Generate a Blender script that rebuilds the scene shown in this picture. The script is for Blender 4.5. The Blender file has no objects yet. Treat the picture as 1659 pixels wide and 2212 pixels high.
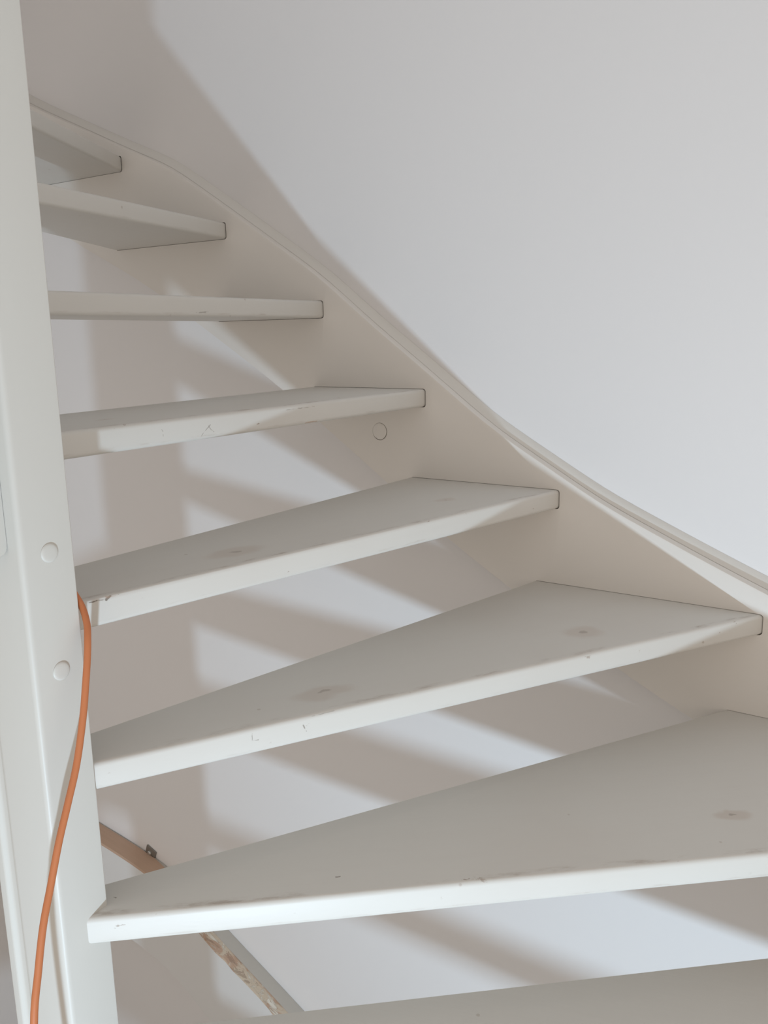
import bpy, bmesh, math, random
from mathutils import Vector, Matrix

# ------------------------------------------------------------------ frame
# World axes: x runs along the stair wall (to the right), y points at the wall
# (string face is y = 0), z is up. ZO lifts the camera to standing height.
ZO = 1.446
def W(s, o, z):                     # along wall, distance out of string face, height
    return Vector((s, -o, z + ZO))

sc = bpy.context.scene
col = sc.collection

# ------------------------------------------------------------------ camera
FWD = Vector((-0.5472971, 0.8117265, -0.2038772))
RGT = Vector((0.8312607, 0.5555359, -0.0196359))
UPV = Vector((-0.0973221, 0.1802218, 0.9787995))
cd = bpy.data.cameras.new('camera')
cam = bpy.data.objects.new('camera', cd)
col.objects.link(cam)
m = Matrix.Identity(4)
for i in range(3):
    m[i][0], m[i][1], m[i][2] = RGT[i], UPV[i], -FWD[i]
m.translation = W(0.0, 1.5545, 0.0)
cam.matrix_world = m
cd.sensor_fit = 'VERTICAL'
cd.sensor_height = 36.0
cd.lens = 1850.14 * 36.0 / 2212.0
cd.clip_start = 0.02
sc.camera = cam

# ------------------------------------------------------------------ light
world = bpy.data.worlds.new('World')
sc.world = world
world.use_nodes = True
bg = world.node_tree.nodes['Background']
bg.inputs[0].default_value = (0.565, 0.505, 0.445, 1)
bg.inputs[1].default_value = 1.32

ld = bpy.data.lights.new('work_lamp', 'AREA')   # lamp standing low on the stairs behind the viewer
ld.shape = 'DISK'
ld.size = 0.055
ld.energy = 31.5
ld.color = (0.62, 0.82, 1.0)
lo = bpy.data.objects.new('work_lamp', ld)
col.objects.link(lo)
lo.location = W(0.245, 2.16, -1.478)
aim = W(-0.40, 0.0, -0.30)
lo.rotation_euler = (aim - lo.location).to_track_quat('-Z', 'Y').to_euler()

sc.view_settings.view_transform = 'Standard'
sc.view_settings.look = 'None'
sc.view_settings.exposure = 0.0
sc.view_settings.gamma = 1.0
sc.view_settings.use_curve_mapping = False

# ------------------------------------------------------------------ node helpers
class NT:
    def __init__(self, name):
        self.mat = bpy.data.materials.new(name)
        self.mat.use_nodes = True
        self.t = self.mat.node_tree
        self.b = self.t.nodes['Principled BSDF']
        a = self.n('ShaderNodeAttribute'); a.attribute_name = 'wc'
        self.wc = a.outputs['Vector']
    def n(self, kind):
        return self.t.nodes.new(kind)
    def put(self, sock, v):
        if hasattr(v, 'is_linked') or hasattr(v, 'links'):
            self.t.links.new(v, sock)
        else:
            sock.default_value = v
    def math(self, op, a, b=None, c=None, clamp=False):
        k = self.n('ShaderNodeMath'); k.operation = op; k.use_clamp = clamp
        self.put(k.inputs[0], a)
        if b is not None: self.put(k.inputs[1], b)
        if c is not None: self.put(k.inputs[2], c)
        return k.outputs[0]
    def vec(self, op, a, b=None, scale=None):
        k = self.n('ShaderNodeVectorMath'); k.operation = op
        self.put(k.inputs[0], a)
        if b is not None: self.put(k.inputs[1], b)
        if scale is not None: self.put(k.inputs['Scale'], scale)
        return k.outputs['Value'] if op in ('DOT_PRODUCT', 'LENGTH', 'DISTANCE') else k.outputs['Vector']
    def noise(self, scale, detail=3.0, rough=0.5, vec=None, stretch=None, dist=0.0):
        k = self.n('ShaderNodeTexNoise')
        v = vec if vec is not None else self.wc
        if stretch is not None: v = self.vec('MULTIPLY', v, stretch)
        self.put(k.inputs['Vector'], v)
        k.inputs['Scale'].default_value = scale
        k.inputs['Detail'].default_value = detail
        k.inputs['Roughness'].default_value = rough
        k.inputs['Distortion'].default_value = dist
        return k
    def smooth(self, v, lo_, hi_):          # 0 below lo_, 1 above hi_ (or reversed)
        k = self.n('ShaderNodeMapRange'); k.interpolation_type = 'SMOOTHSTEP'
        self.put(k.inputs[0], v)
        r = lo_ > hi_
        k.inputs[1].default_value, k.inputs[2].default_value = (hi_, lo_) if r else (lo_, hi_)
        k.inputs[3].default_value, k.inputs[4].default_value = (1.0, 0.0) if r else (0.0, 1.0)
        return k.outputs[0]
    def mix(self, f, a, b):
        k = self.n('ShaderNodeMix'); k.data_type = 'RGBA'
        self.put(k.inputs[0], f)
        self.put(k.inputs[6], a if not isinstance(a, tuple) else (*a, 1))
        self.put(k.inputs[7], b if not isinstance(b, tuple) else (*b, 1))
        return k.outputs[2]
    def segment(self, p, a, b, w):          # mask 1 inside a scratch from a to b
        ba = b - a
        pa = self.vec('SUBTRACT', p, tuple(a))
        h = self.math('DIVIDE', self.vec('DOT_PRODUCT', pa, tuple(ba)), ba.dot(ba), clamp=True)
        kv = self.n('ShaderNodeVectorMath'); kv.operation = 'SCALE'
        kv.inputs[0].default_value = tuple(ba); self.put(kv.inputs['Scale'], h)
        d = self.vec('LENGTH', self.vec('SUBTRACT', pa, kv.outputs[0]))
        return self.smooth(d, w, w * 0.45)
    def bump(self, h, strength, dist):
        k = self.n('ShaderNodeBump')
        self.put(k.inputs['Height'], h)
        k.inputs['Strength'].default_value = strength
        k.inputs['Distance'].default_value = dist
        self.t.links.new(k.outputs[0], self.b.inputs['Normal'])

PAINT = (0.675, 0.655, 0.615)
PAINT_WARM = (0.64, 0.605, 0.56)
DIRT = (0.34, 0.26, 0.20)

def paint_mat(name, base=PAINT, rough=0.42, mottled=0.25):
    k = NT(name)
    n1 = k.noise(2.3, 3)
    c = k.mix(k.math('MULTIPLY', k.smooth(n1.outputs[0], 0.42, 0.70), mottled), base,
              tuple(x * y for x, y in zip(base, (0.95, 0.935, 0.925))))
    k.put(k.b.inputs['Base Color'], c)
    k.b.inputs['Roughness'].default_value = rough
    k.b.inputs['Specular IOR Level'].default_value = 0.35
    g = k.noise(55, 4, stretch=(1, 1, 0.25))
    k.bump(g.outputs[0], 0.10, 0.002)
    return k.mat

def wall_mat():
    k = NT('wall_paint')
    n1 = k.noise(1.4, 3)
    c = k.mix(k.math('MULTIPLY', n1.outputs[0], 0.35), (0.80, 0.785, 0.78), (0.785, 0.76, 0.755))
    k.put(k.b.inputs['Base Color'], c)
    k.b.inputs['Roughness'].default_value = 0.75
    k.b.inputs['Specular IOR Level'].default_value = 0.2
    g = k.noise(180, 3)
    k.bump(g.outputs[0], 0.06, 0.001)
    return k.mat

def tread_mat(name, F, D, ztop, wear, knots=(), scratches=(), chips=()):
    """Painted tread: worn arrises, knots bleeding through, scratches.
    F = point on the nosing (x, y), D = nosing direction (x, y)."""
    k = NT(name)
    nrm = Vector((-D[1], D[0]))                     # into the tread
    if nrm.x > 0: nrm = -nrm
    v = k.math('SUBTRACT', k.vec('DOT_PRODUCT', k.wc, (nrm.x, nrm.y, 0)), nrm.x * F[0] + nrm.y * F[1])
    u = k.vec('DOT_PRODUCT', k.wc, (D[0], D[1], 0))
    sep = k.n('ShaderNodeSeparateXYZ'); k.put(sep.inputs[0], k.wc)
    cmb = k.n('ShaderNodeCombineXYZ')
    k.put(cmb.inputs[0], u); k.put(cmb.inputs[1], v); k.put(cmb.inputs[2], sep.outputs[2])
    loc = cmb.outputs[0]
    # paint with faint grain running along the board
    grain = k.noise(9, 4, vec=loc, stretch=(0.6, 7, 7))
    mott = k.noise(3.1, 3)
    c = k.mix(k.math('MULTIPLY', k.smooth(grain.outputs[0], 0.45, 0.75), 0.22), PAINT, (0.65, 0.62, 0.58))
    c = k.mix(k.math('MULTIPLY', k.smooth(mott.outputs[0], 0.45, 0.72), 0.45), c, PAINT_WARM)
    # dirt gathered just behind the top arris and along the bottom arris
    dz = k.math('SUBTRACT', sep.outputs[2], ztop)
    streak = k.noise(16, 5, 0.65, vec=loc, stretch=(1, 3.5, 5))
    band = k.math('MULTIPLY', k.smooth(v, 0.002, 0.007), k.smooth(v, 0.017, 0.009))
    band = k.math('MULTIPLY', band, k.smooth(dz, -0.010, -0.002))
    band2 = k.math('MULTIPLY', k.smooth(dz, -0.034, -0.030), k.smooth(dz, -0.0285, -0.0315))
    band2 = k.math('MULTIPLY', band2, k.smooth(v, 0.006, 0.002))
    amt = k.math('MULTIPLY', k.smooth(streak.outputs[0], 0.47, 0.72), wear)
    c = k.mix(k.math('MULTIPLY', band, k.math('MULTIPLY', amt, 0.52)), c, DIRT)
    c = k.mix(k.math('MULTIPLY', band2, k.math('MULTIPLY', amt, 0.30)), c, DIRT)
    # paint chips on the arris
    chip = k.noise(70, 4, 0.6, vec=loc, stretch=(0.55, 1.2, 1.2))
    area = k.noise(7, 2, vec=loc, stretch=(1, 0, 0))
    cm = k.math('MULTIPLY', k.smooth(chip.outputs[0], 0.66, 0.70), k.smooth(area.outputs[0], 0.50, 0.60))
    cm = k.math('MULTIPLY', cm, k.smooth(v, 0.012, 0.008))
    c = k.mix(k.math('MULTIPLY', cm, min(1.0, 0.75 * wear)), c, (0.36, 0.29, 0.24))
    # tiny specks on the top
    sp = k.n('ShaderNodeTexVoronoi'); k.put(sp.inputs['Vector'], k.wc); sp.inputs['Scale'].default_value = 13
    sm = k.smooth(sp.outputs['Distance'], 0.045, 0.025)
    c = k.mix(k.math('MULTIPLY', sm, 0.35), c, DIRT)
    warp = k.noise(60, 3)
    wv = k.vec('MULTIPLY', k.vec('SUBTRACT', warp.outputs['Color'], (0.5, 0.5, 0.5)), (0.006, 0.006, 0.006))
    pw = k.vec('ADD', k.wc, wv)
    lw = k.noise(25, 3)
    lwv = k.vec('MULTIPLY', k.vec('SUBTRACT', lw.outputs['Color'], (0.5, 0.5, 0.5)), (0.03, 0.03, 0.0))
    pk = k.vec('ADD', k.wc, lwv)
    for (cx, cy, ra, rb, st) in knots:
        q = k.vec('SUBTRACT', pk, (cx, cy, ztop))
        a_ = k.math('DIVIDE', k.vec('DOT_PRODUCT', q, (D[0], D[1], 0)), ra)
        b_ = k.math('DIVIDE', k.vec('DOT_PRODUCT', q, (nrm.x, nrm.y, 0)), rb)
        r2 = k.math('SQRT', k.math('ADD', k.math('MULTIPLY', a_, a_), k.math('MULTIPLY', b_, b_)))
        c = k.mix(k.math('MULTIPLY', k.smooth(r2, 1.0, 0.45), 0.40 * st), c, (0.50, 0.40, 0.33))
        c = k.mix(k.math('MULTIPLY', k.smooth(r2, 0.20, 0.09), 0.50 * st), c, (0.24, 0.19, 0.16))
    for (a, b, w, st) in scratches:
        c = k.mix(k.math('MULTIPLY', k.segment(pw, a, b, w), st), c, (0.20, 0.16, 0.13))
    for (a, b, w, st) in chips:
        c = k.mix(k.math('MULTIPLY', k.segment(pw, a, b, w), st), c, (0.50, 0.34, 0.25))
    k.put(k.b.inputs['Base Color'], c)
    k.b.inputs['Roughness'].default_value = 0.45
    k.b.inputs['Specular IOR Level'].default_value = 0.35
    g = k.noise(30, 4, vec=loc, stretch=(1, 6, 6))
    k.bump(g.outputs[0], 0.10, 0.002)
    return k.mat

def plain_mat(name, rgb, rough=0.5, metal=0.0, var=0.1):
    k = NT(name)
    n1 = k.noise(30, 3)
    c = k.mix(k.math('MULTIPLY', n1.outputs[0], var * 2), rgb, tuple(x * 0.75 for x in rgb))
    k.put(k.b.inputs['Base Color'], c)
    k.b.inputs['Roughness'].default_value = rough
    k.b.inputs['Metallic'].default_value = metal
    return k.mat

def raw_wood_mat():
    """Stripped timber: brown to the left, flaking filler and paint to the right."""
    k = NT('stripped_wood')
    sep = k.n('ShaderNodeSeparateXYZ'); k.put(sep.inputs[0], k.wc)
    grain = k.noise(14, 5, 0.6, stretch=(0.5, 6, 3))
    c = k.mix(grain.outputs[0], (0.60, 0.42, 0.31), (0.50, 0.34, 0.245))
    right = k.smooth(sep.outputs[0], -1.92, -1.72)
    flake = k.noise(17, 6, 0.68, stretch=(0.6, 1.5, 1), dist=0.6)
    f1 = k.math('MULTIPLY', k.smooth(flake.outputs[0], 0.44, 0.54), right)
    c = k.mix(f1, c, (0.66, 0.56, 0.44))
    fl2 = k.noise(26, 6, 0.7, stretch=(0.6, 1.5, 1), dist=0.8)
    f2 = k.math('MULTIPLY', k.smooth(fl2.outputs[0], 0.53, 0.60), right)
    c = k.mix(f2, c, (0.80, 0.75, 0.66))
    f3 = k.math('MULTIPLY', k.smooth(fl2.outputs[0], 0.435, 0.425), right)
    c = k.mix(k.math('MULTIPLY', f3, 0.6), c, (0.33, 0.23, 0.17))
    k.put(k.b.inputs['Base Color'], c)
    k.b.inputs['Roughness'].default_value = 0.7
    h = k.math('ADD', k.math('MULTIPLY', f2, 0.6), k.math('MULTIPLY', flake.outputs[0], right))
    k.bump(h, 0.5, 0.006)
    return k.mat

M_WALL = wall_mat()
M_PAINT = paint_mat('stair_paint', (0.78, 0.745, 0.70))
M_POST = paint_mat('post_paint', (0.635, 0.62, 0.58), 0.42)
M_CAULK = paint_mat('caulk_paint', (0.74, 0.72, 0.68), 0.6)
M_FLOOR = plain_mat('floor_screed', (0.30, 0.29, 0.27), 0.8)
M_ORANGE = plain_mat('orange_rubber', (0.56, 0.185, 0.07), 0.5, 0, 0.05)
M_STEEL = plain_mat('bracket_steel', (0.30, 0.29, 0.27), 0.45, 0.7)
M_SCREW = plain_mat('screw_steel', (0.55, 0.54, 0.52), 0.35, 0.8)
M_WOOD = raw_wood_mat()
M_LEDGE_SHADE = paint_mat('ledge_shaded_paint', (0.56, 0.53, 0.48), 0.7)  # grey of the ledge, with its shade darkened into the colour
M_LOWPAINT = paint_mat('lower_string_paint', (0.76, 0.755, 0.745), 0.55)

# ------------------------------------------------------------------ mesh helpers
def finish(name, bm, mat, parent=None, smooth=True):
    bm.normal_update()
    bmesh.ops.recalc_face_normals(bm, faces=bm.faces)
    me = bpy.data.meshes.new(name)
    bm.to_mesh(me); bm.free()
    return link(name, me, mat, parent, smooth)

def link(name, me, mat, parent=None, smooth=True):
    n = len(me.vertices)
    co = [0.0] * (3 * n)
    me.vertices.foreach_get('co', co)
    at = me.attributes.new('wc', 'FLOAT_VECTOR', 'POINT')
    at.data.foreach_set('vector', co)
    lo_ = [min(co[i::3]) for i in range(3)]; hi_ = [max(co[i::3]) for i in range(3)]
    c = Vector(((lo_[0] + hi_[0]) / 2, (lo_[1] + hi_[1]) / 2, lo_[2]))
    me.transform(Matrix.Translation(-c))
    me.materials.clear(); me.materials.append(mat)
    if smooth:
        for p in me.polygons: p.use_smooth = True
        try: me.set_sharp_from_angle(angle=math.radians(35))
        except Exception: pass
    ob = bpy.data.objects.new(name, me)
    col.objects.link(ob)
    ob.location = c
    if parent is not None:
        ob.parent = parent
        base = Vector(parent.location); pp = parent.parent
        while pp is not None:
            base += Vector(pp.location); pp = pp.parent
        ob.location = c - base
    return ob

def tag(o, label=None, cat=None, group=None, kind=None):
    if label: o['label'] = label
    if cat: o['category'] = cat
    if group: o['group'] = group
    if kind: o['kind'] = kind
    return o

def empty(name, loc):
    e = bpy.data.objects.new(name, None)
    col.objects.link(e); e.location = loc
    e.empty_display_size = 0.1
    return e

def slab(poly, z0, z1, nose=None, rn=0.0068, re=0.0018):
    """Horizontal board from plan outline poly [(s, o)...]; nose = (i, j) outline
    edge that gets the big round-over."""
    bm = bmesh.new()
    top = [bm.verts.new(W(s, o, z1)) for s, o in poly]
    bot = [bm.verts.new(W(s, o, z0)) for s, o in poly]
    n = len(poly)
    bm.faces.new(top); bm.faces.new(bot[::-1])
    for i in range(n):
        bm.faces.new((top[i], bot[i], bot[(i + 1) % n], top[(i + 1) % n]))
    if nose is not None:
        i, j = nose
        es = [bm.edges.get((top[i], top[j])), bm.edges.get((bot[i], bot[j]))]
        bmesh.ops.bevel(bm, geom=es, offset=rn, segments=5, profile=0.5, affect='EDGES', clamp_overlap=True)
    bmesh.ops.recalc_face_normals(bm, faces=bm.faces)
    return bm

def extrude_profile(prof, z0, z1):
    bm = bmesh.new()
    a = [bm.verts.new(W(s, o, z0)) for s, o in prof]
    b = [bm.verts.new(W(s, o, z1)) for s, o in prof]
    n = len(prof)
    bm.faces.new(a[::-1]); bm.faces.new(b)
    for i in range(n):
        bm.faces.new((a[i], a[(i + 1) % n], b[(i + 1) % n], b[i]))
    return bm

def round_poly(pts, radii, seg=5):
    """Round the corners of a closed 2D polygon."""
    out = []
    n = len(pts)
    for i in range(n):
        p0, p1, p2 = Vector(pts[i - 1]), Vector(pts[i]), Vector(pts[(i + 1) % n])
        r = radii[i]
        if r <= 0:
            out.append(tuple(p1)); continue
        d0 = (p0 - p1).normalized(); d2 = (p2 - p1).normalized()
        a, b = p1 + d0 * r, p1 + d2 * r
        for k in range(seg + 1):
            t = k / seg
            out.append(tuple(a * (1 - t) ** 2 + p1 * 2 * t * (1 - t) + b * t ** 2))
    return out

def spline(pts, n):
    """Catmull-Rom resample of 2D or 3D points."""
    P = [Vector(p) for p in pts]
    P = [P[0] * 2 - P[1]] + P + [P[-1] * 2 - P[-2]]
    out = []
    for i in range(1, len(P) - 2):
        for k in range(n):
            t = k / n
            a, b, c, d = P[i - 1], P[i], P[i + 1], P[i + 2]
            out.append(0.5 * ((2 * b) + (c - a) * t + (2 * a - 5 * b + 4 * c - d) * t * t + (3 * b - a - 3 * c + d) * t ** 3))
    out.append(P[-2])
    return out

def interp(pts, x):
    for (x0, y0), (x1, y1) in zip(pts, pts[1:]):
        if x <= x1:
            return y0 + (y1 - y0) * (x - x0) / (x1 - x0)
    return pts[-1][1]

def smooth_curve(pts, x0, x1, step, win):
    xs = []; x = x0
    while x < x1 + 1e-6:
        xs.append(x); x += step
    ext = [(pts[0][0] - 2, pts[0][1] - 2 * (pts[1][1] - pts[0][1]) / (pts[1][0] - pts[0][0]))] + list(pts)
    out = []
    for x in xs:
        acc = w = 0
        for k in range(-8, 9):
            g = math.exp(-0.5 * (k / 3.5) ** 2)
            acc += g * interp(ext, x + k * win / 8); w += g
        out.append((x, acc / w))
    return out

def sweep(rings, cap=True):
    bm = bmesh.new()
    vs = [[bm.verts.new(p) for p in r] for r in rings]
    n = len(rings[0])
    for a, b in zip(vs, vs[1:]):
        for i in range(n):
            bm.faces.new((a[i], a[(i + 1) % n], b[(i + 1) % n], b[i]))
    if cap:
        bm.faces.new(vs[0][::-1]); bm.faces.new(vs[-1])
    return bm

def tube(path, r, seg=12):
    rings = []
    up = Vector((0.3, 0.2, 1)).normalized()
    for i, p in enumerate(path):
        a = path[max(0, i - 1)]; b = path[min(len(path) - 1, i + 1)]
        t = (b - a).normalized()
        u = t.cross(Vector((1, 0.35, 0))).normalized(); v = t.cross(u).normalized()
        rings.append([p + (u * math.cos(2 * math.pi * k / seg) + v * math.sin(2 * math.pi * k / seg)) * r for k in range(seg)])
    return sweep(rings)

def dome(center, normal, r, h, seg=28, rim=0.0025):
    """Round cover cap: flat disc with a rounded rim."""
    bm = bmesh.new()
    nrm = normal.normalized()
    u = nrm.cross(Vector((0, 0, 1))).normalized(); v = nrm.cross(u)
    prof = [(r, -0.002), (r, h * 0.35), (r - rim * 0.4, h * 0.75), (r - rim, h * 0.95), (r * 0.5, h * 1.05)]
    rings = [[bm.verts.new(center + (u * math.cos(2 * math.pi * k / seg) + v * math.sin(2 * math.pi * k / seg)) * a + nrm * b)
              for k in range(seg)] for a, b in prof]
    for a, b in zip(rings, rings[1:]):
        for i in range(seg):
            bm.faces.new((a[i], a[(i + 1) % seg], b[(i + 1) % seg], b[i]))
    bm.faces.new(rings[-1])
    return bm

# ------------------------------------------------------------------ setting
WALL_O = -0.040
def box_bm(s0, s1, o0, o1, z0, z1):
    return extrude_profile([(s0, o0), (s1, o0), (s1, o1), (s0, o1)], z0, z1)
FLOOR_Z = -3.05
tag(finish('wall_back', box_bm(-3.3, 0.9, WALL_O, WALL_O - 0.12, FLOOR_Z, 2.2), M_WALL, smooth=False), kind='structure')
tag(finish('added_wall_left', box_bm(-2.87, -2.75, WALL_O, 3.2, FLOOR_Z, 1.32), M_WALL, smooth=False), kind='structure')  # out of view, added to hold back ambient light from the left
tag(finish('added_ceiling', box_bm(-3.3, 2.2, WALL_O, 3.2, 1.32, 1.42), M_WALL, smooth=False), kind='structure')  # out of view, added to dim the ambient light from above
tag(finish('added_floor', box_bm(-3.3, 2.2, WALL_O - 0.12, 3.2, FLOOR_Z - 0.1, FLOOR_Z), M_FLOOR, smooth=False), kind='structure')  # out of view, added mainly to keep the ambient light in balance

# ------------------------------------------------------------------ staircase
RISE, TH = 0.19, 0.0371
ZT = {k: 0.074 + (3 - k) * RISE for k in range(0, 13)}
Fs = {1: -1.832, 2: -1.484, 3: -1.202, 4: -0.939, 5: -0.636, 6: -0.253, 7: 0.344}
As = {1: 0.565, 2: 0.246, 3: 0.056, 4: -0.025, 5: -0.227, 6: -0.585, 7: -1.159}
Bs = {1: (-2.20, 0.80), 2: (-1.873, 0.565), 3: (-1.522, 0.246), 4: (-1.233, 0.056), 5: (-0.973, -0.025),
      6: (-0.679, -0.227), 7: (-0.300, -0.585), 8: (0.290, -1.150)}
PS, PO0, PO1, PSB = -0.818, 0.971, 1.037, -0.941        # newel faces
HOUSE = 0.012                                            # tread housed into the string

stair = empty('staircase', W(-0.88, 1.0, FLOOR_Z))
tag(stair, 'white painted open-riser winder staircase with worn treads turning round a square newel post', 'staircase')

def pt(s0, a, o): return (s0 + a * o, o)
TREADS = {}
for k in range(1, 8):
    F, a = Fs[k], As[k]; B, b = Bs[k]
    if k <= 4:
        oe = 0.976
        poly = [pt(F, a, -HOUSE), pt(F, a, oe), pt(B, b, oe), pt(B, b, -HOUSE)]
    elif k == 5:
        poly = [pt(F, a, -HOUSE), pt(F, a, 0.938), (-0.872, PO0 + .001), pt(B, b, PO0 + .001), pt(B, b, -HOUSE)]
    elif k == 6:
        oe = PO0 - 0.001
        poly = [pt(F, a, -HOUSE), pt(F, a, oe), pt(B, b, oe + .003), pt(B, b, -HOUSE)]
    else:
        on = (F - (PS - 0.001)) / (-a)
        poly = [pt(F, a, -HOUSE), (PS - 0.001, on), (PS - 0.001, PO0 + .0), pt(B, b, PO0 + .0), pt(B, b, -HOUSE)]
    TREADS[k] = poly
B8, b8 = Bs[8]
SR = 0.42                                                # right end of the lower flight
TREADS[8] = [(SR, 0.59), (PS - 0.001, 1.003), (PS - 0.001, PO0), pt(B8, b8, PO0), pt(B8, b8, -HOUSE), (SR, -HOUSE)]
TREADS[9] = [(SR, 0.905), (PS - 0.001, 1.075), (PS - 0.001, 0.965), (SR, 0.467)]
TREADS[10] = [(SR, 1.16), (PS - 0.001, 1.255), (PS - 0.001, 1.042), (SR, 0.782)]
TREADS[11] = [(SR, 1.42), (PS - 0.001, 1.42), (PS - 0.001, 1.217), (SR, 1.122)]
TREADS[12] = [(SR, 1.65), (PS - 0.001, 1.65), (PS - 0.001, 1.38), (SR, 1.38)]

# surface marks on individual treads
def V(s, o, z): return W(s, o, z)
KN = {7: [(-0.213, -0.359, 0.034, 0.016, 1.0)],
      6: [(-0.489, -0.238, 0.046, 0.034, 0.8), (-0.709, -0.663, 0.060, 0.026, 0.8)],
      5: [(-0.856, -0.677, 0.060, 0.030, 0.8), (-0.784, -0.189, 0.030, 0.020, 0.7)],
      4: [(-1.048, -0.734, 0.026, 0.012, 0.6)], 8: [(-0.15, -0.62, 0.03, 0.014, 0.5)]}
SCR = {4: [(V(-.955, .634, -.151), V(-.955, .622, -.139), .0008, .55), (V(-.955, .622, -.139), V(-.955, .611, -.131), .0010, .6),
           (V(-.955, .616, -.131), V(-.955, .609, -.140), .0008, .5), (V(-.955, .609, -.140), V(-.955, .604, -.144), .0007, .45),
           (V(-.955, .634, -.151), V(-.955, .638, -.146), .0008, .45), (V(-.957, .706, -.130), V(-.957, .705, -.132), .0010, .4),
           (V(-.957, .705, -.136), V(-.957, .705, -.138), .0010, .4),
           (V(-.949, .44, -.1235), V(-.949, .33, -.1225), .0013, .4)],
       5: [(V(-.849, .934, -.3105), V(-.844, .913, -.3115), .0011, .9), (V(-.844, .913, -.3115), V(-.843, .907, -.307), .0018, .85),
           (V(-.840, .897, -.308), V(-.836, .885, -.308), .001, .6), (V(-.832, .866, -.308), V(-.828, .85, -.307), .001, .6),
           (V(-.824, .828, -.307), V(-.821, .813, -.306), .0013, .6)],
       6: [(V(-.722, .800, -.5035), V(-.722, .800, -.514), .0009, .5), (V(-.718, .793, -.514), V(-.724, .803, -.514), .0009, .5),
           (V(-.686, .740, -.508), V(-.684, .736, -.518), .0013, .65), (V(-.681, .732, -.507), V(-.684, .736, -.51), .001, .6),
           (V(-.73, .83, -.4985), V(-.66, .69, -.4985), .0010, .35)],
       7: [(V(-.611, .775, -.686), V(-.607, .772, -.686), .0016, .7), (V(-.823, .957, -.686), V(-.820, .957, -.686), .0014, .8)],
       3: [(V(-1.180, .30, .046), V(-1.185, .20, .047), .0016, .45), (V(-1.18, .42, .045), V(-1.18, .36, .046), .0014, .45)],
       2: [(V(-1.405, .32, .262), V(-1.41, .30, .262), .0012, .6)]}
CHIP = {4: [(V(-.949, .385, -.1515), V(-.949, .355, -.1505), .0022, .7)],
        5: [(V(-.843, .912, -.308), V(-.838, .893, -.306), .0026, .5)],
        1: [(V(-1.50, .60, .420), V(-1.50, .585, .418), .003, .5)]}
WEAR = {1: 0.5, 2: 0.8, 3: 1.5, 4: 1.5, 5: 1.2, 6: 0.9, 7: 1.2, 8: 0.6}

tread_obs = []
for k, poly in TREADS.items():
    z1 = ZT[k]; z0 = z1 - TH
    bm = slab(poly, z0, z1, nose=(0, 1))
    f0, f1 = Vector(poly[0]), Vector(poly[1])
    F2 = (f0.x, -f0.y); D2 = Vector((f1.x - f0.x, -(f1.y - f0.y))).normalized()
    mat = tread_mat('tread_paint_%d' % k, F2, (D2.x, D2.y), z1 + ZO, WEAR.get(k, 0.5),
                    KN.get(k, ()), SCR.get(k, ()), CHIP.get(k, ()))
    tread_obs.append(finish('tread', bm, mat, stair))

# wall string: curved board with housings cut for the tread ends
TOPP = [(-2.45, .755), (-2.172, .622), (-1.821, .473), (-1.672, .413), (-1.48, .296), (-1.214, .13), (-1.074, .021), (-.958, -.062),
        (-.784, -.191), (-.548, -.326), (-.373, -.404), (-.246, -.458), (.42, -.72)]
LOWP = [(-2.45, .47), (-2.048, .261), (-1.787, .143), (-1.59, .032), (-1.456, -.047), (-1.329, -.123), (-1.209, -.205), (-1.034, -.325),
        (-.905, -.42), (-.739, -.52), (-.5, -.653), (-.365, -.717), (.42, -1.06)]
S0, S1 = -2.42, 0.40
top = smooth_curve(TOPP, S0, S1, 0.03, 0.09)
low = smooth_curve(LOWP, S0, S1, 0.03, 0.12)
rings = []
for (s, zt), (_, zb) in zip(top, low):
    prof = [(0.0, zb), (0.0, zt - 0.006), (-0.0018, zt - 0.0018), (-0.006, zt), (-0.039, zt), (-0.039, zb)]
    rings.append([W(s, o, z) for o, z in prof])
string = finish('wall_string', sweep(rings), M_PAINT, stair)
cutters = []
for k in range(1, 8):
    poly = TREADS[k]
    F, a = Fs[k], As[k]; B, b = Bs[k]
    g = 0.0022
    cp = [pt(F + g, a, -HOUSE - .003), pt(F + g, a, 0.03), pt(B - .0008, b, 0.03), pt(B - .0008, b, -HOUSE - .003)]
    bm = slab(cp, ZT[k] - TH - 0.0008, ZT[k] + 0.0007, nose=(0, 1), rn=0.006)
    me = bpy.data.meshes.new('cut'); bm.to_mesh(me); bm.free()
    co = bpy.data.objects.new('cut', me); col.objects.link(co); cutters.append(co)
bm = bmesh.new()
bmesh.ops.create_cone(bm, cap_ends=True, segments=40, radius1=0.0193, radius2=0.0193, depth=0.02)
bm.transform(Matrix.Translation(W(-1.055, 0.006, -0.2105)) @ Matrix.Rotation(math.pi / 2, 4, 'X'))
me = bpy.data.meshes.new('cut'); bm.to_mesh(me); bm.free()
co = bpy.data.objects.new('cut', me); col.objects.link(co); cutters.append(co)
for co in cutters:
    md = string.modifiers.new('housing', 'BOOLEAN'); md.operation = 'DIFFERENCE'; md.solver = 'EXACT'; md.object = co
bpy.context.view_layer.update()
dg = bpy.context.evaluated_depsgraph_get()
newme = bpy.data.meshes.new_from_object(string.evaluated_get(dg))
string.modifiers.clear(); old = string.data; string.data = newme; bpy.data.meshes.remove(old)
newme.name = 'wall_string'
for co in cutters:
    me = co.data; bpy.data.objects.remove(co); bpy.data.meshes.remove(me)
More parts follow.
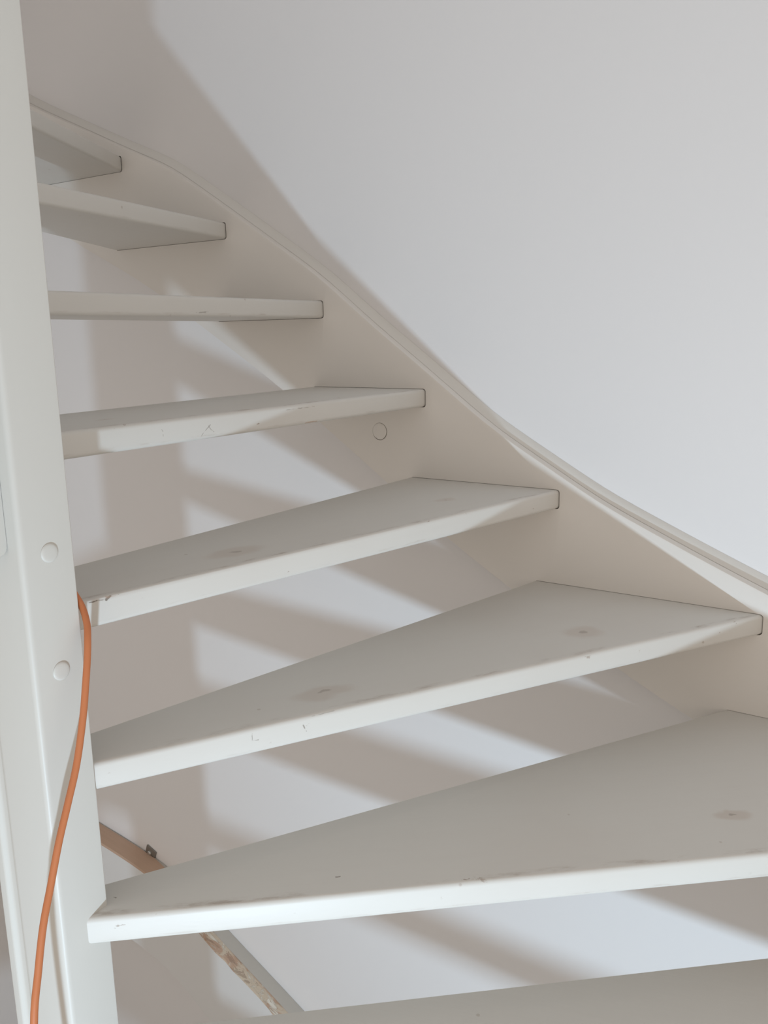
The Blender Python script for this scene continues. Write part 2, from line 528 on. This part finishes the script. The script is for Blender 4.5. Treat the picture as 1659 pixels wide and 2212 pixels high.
# coordinates for the paint texture on the cut mesh
if 'wc' in newme.attributes: newme.attributes.remove(newme.attributes['wc'])
at = newme.attributes.new('wc', 'FLOAT_VECTOR', 'POINT')
off = Vector(string.location) + Vector(stair.location)
for i, v in enumerate(newme.vertices): at.data[i].vector = v.co + off
try: newme.set_sharp_from_angle(angle=math.radians(35))
except Exception: pass

# caulk fillet between string top and wall
rings = []
for i, (s, zt) in enumerate(top):
    wob = 0.0012 * math.sin(s * 9.0)
    rings.append([W(s, o, z) for o, z in [(-0.021, zt + 0.0005), (-0.026 + wob, zt + 0.0065), (-0.033, zt + 0.0135 + wob), (-0.0395, zt + 0.018), (-0.0395, zt + 0.0005)]])
caulk = finish('caulk_fillet', sweep(rings), M_CAULK, string)
# plug on the string face under the fourth tread
plug = finish('plug', dome(W(-1.0560, -0.0008, -0.2098), Vector((0, -1, 0)), 0.0181, 0.0010, rim=0.0008), M_PAINT, string)

# newel post
prof = [(PS, PO0), (PS, PO1), (-0.899, PO1), (-0.910, PO1 - 0.006), (-0.920, PO1 - 0.006), (-0.926, PO1 - 0.001), (PSB, PO1 - 0.001), (PSB, PO0)]
prof = round_poly(prof, [0.0022, 0.007, 0.004, 0.003, 0.003, 0.002, 0.004, 0.003])
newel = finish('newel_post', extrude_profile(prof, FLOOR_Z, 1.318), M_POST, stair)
for z in (-0.229, -0.367):
    finish('cover_cap', dome(W(PS, 1.002, z), Vector((1, 0, 0)), 0.0108, 0.0022), M_POST, newel)

# inner string running up from the newel behind it
rings = []
for i in range(25):
    s = -0.935 - i * (1.45 / 24)
    zc = interp([(-2.45, .72), (-1.832, .50), (-1.2, .10), (-0.93, -0.10)], s)
    rings.append([W(s, o, z) for o, z in [(PO0 + .001, zc - .22), (PO0 + .001, zc + .08), (PO0 + .037, zc + .08), (PO0 + .037, zc - .22)]])
finish('inner_string', sweep(rings), M_PAINT, stair)

# inner string of the lower flight, below the frame, carrying the lowest treads
rings = []
for i in range(8):
    o = PO1 + 0.0 + i * 0.10
    zc = interp([(1.0, -1.02), (1.25, -1.25), (1.8, -1.72)], o)
    rings.append([W(q, o, z) for q, z in [(PS, zc - .28), (PS, zc + .07), (PS - .037, zc + .07), (PS - .037, zc - .28)]])
finish('inner_string', sweep(rings), M_PAINT, stair)

# board meeting the post's left face, its lower end rounded and painted over
prof = round_poly([(0.0, -0.226), (0.40, -0.222), (0.40, 0.12), (0.0, 0.12)], [0.012, 0.004, 0.004, 0.004])
bm = bmesh.new()
A_ = [bm.verts.new(W(-0.8395, PO1 + 0.0005 + o, z)) for o, z in prof]
B_ = [bm.verts.new(W(-0.893, PO1 + 0.0005 + o, z)) for o, z in prof]
bm.faces.new(A_); bm.faces.new(B_[::-1])
for i in range(len(prof)):
    j = (i + 1) % len(prof)
    bm.faces.new((A_[i], B_[i], B_[j], A_[j]))
finish('side_board', bm, M_POST, stair)

# ------------------------------------------------------------------ stripped string of the flight below
low_root = empty('lower_string', W(-1.8, 0.0, -2.1))
tag(low_root, 'stripped wooden string with flaking paint on the wall below the treads', 'stair string')
EDGE = spline([(-2.60, -1.535), (-2.225, -1.566), (-1.889, -1.620), (-1.645, -1.744), (-1.386, -1.876), (-1.1, -2.03)], 8)
ra, rb, rc = [], [], []
random.seed(4)
for p in EDGE:
    s, z = p.x, p.y
    wfr = interp([(-2.6, .024), (-1.95, .024), (-1.65, .034), (-1.0, .034)], s)
    wgr = interp([(-2.6, -.036), (-1.95, -.034), (-1.75, .000), (-1.65, .003), (-1.0, .003)], s)
    j = random.uniform(-.0035, .0035) if s > -1.9 else 0.0
    ra.append([W(s, o, q) for o, q in [(-.0395, z - .30), (-.0395, z - .010), (wfr - .004, z - .010), (wfr - .004, z - .30)]])
    rb.append([W(s, o, q) for o, q in [(wgr, z - .0101), (wgr, z + .001), (wgr * .6 + wfr * .4, z + .002 + j * .5), (wfr + j, z - .001), (wfr + j, z - .0101)]])
    rc.append([W(s, o, q) for o, q in [(-.0395, z - .0101), (-.0395, z - .002), (-.034, z - .001), (wgr + .002, z + .0005), (wgr + .002, z - .0101)]])
finish('board', sweep(ra), M_LOWPAINT, low_root)
finish('stripped_edge', sweep(rb), M_WOOD, low_root)
finish('painted_ledge', sweep(rc), M_LEDGE_SHADE, low_root)
# small steel plate with a screw, fixed to the wall just above the edge
def plate(s0, z0, w, h, ang, o0, o1):
    c, q = math.cos(ang), math.sin(ang)
    pts = [(-w / 2, -h / 2), (w / 2, -h / 2), (w / 2, h / 2), (-w / 2, h / 2)]
    bm = bmesh.new()
    A = [bm.verts.new(W(s0 + x * c - y * q, o0, z0 + x * q + y * c)) for x, y in pts]
    B = [bm.verts.new(W(s0 + x * c - y * q, o1, z0 + x * q + y * c)) for x, y in pts]
    bm.faces.new(A[::-1]); bm.faces.new(B)
    for i in range(4):
        j = (i + 1) % 4
        bm.faces.new((A[i], A[j], B[j], B[i]))
    return bm
br = finish('steel_bracket', plate(-1.988, -1.594, 0.042, 0.046, math.radians(-20), WALL_O + 0.0006, WALL_O + 0.005), M_STEEL, low_root, smooth=False)
tag(br, 'small grey steel plate with a screw')
finish('screw', dome(W(-1.990, WALL_O + 0.0055, -1.590), Vector((0, -1, 0)), 0.0075, 0.004, seg=14), M_SCREW, br)

# ------------------------------------------------------------------ orange cord
path = [(-.895, .9655, -.02), (-.885, .9658, -.12), (-.872, .966, -.19), (-.856, .9662, -.245), (-.838, .9662, -.279), (-.824, .9632, -.302), (-.812, .967, -.319), (-.8035, .974, -.335), (-.798, .981, -.356), (-.793, .990, -.383),
        (-.788, 1.001, -.417), (-.782, 1.019, -.464), (-.777, 1.039, -.503), (-.773, 1.057, -.538), (-.769, 1.074, -.577),
        (-.763, 1.092, -.614), (-.756, 1.108, -.657), (-.748, 1.124, -.705), (-.735, 1.14, -.80), (-.72, 1.15, -1.0)]
cord = finish('extension_cord', tube(spline([W(*q) for q in path], 6), 0.0040, 14), M_ORANGE)
tag(cord, 'orange electric cord hanging down over the white newel post', 'cord')
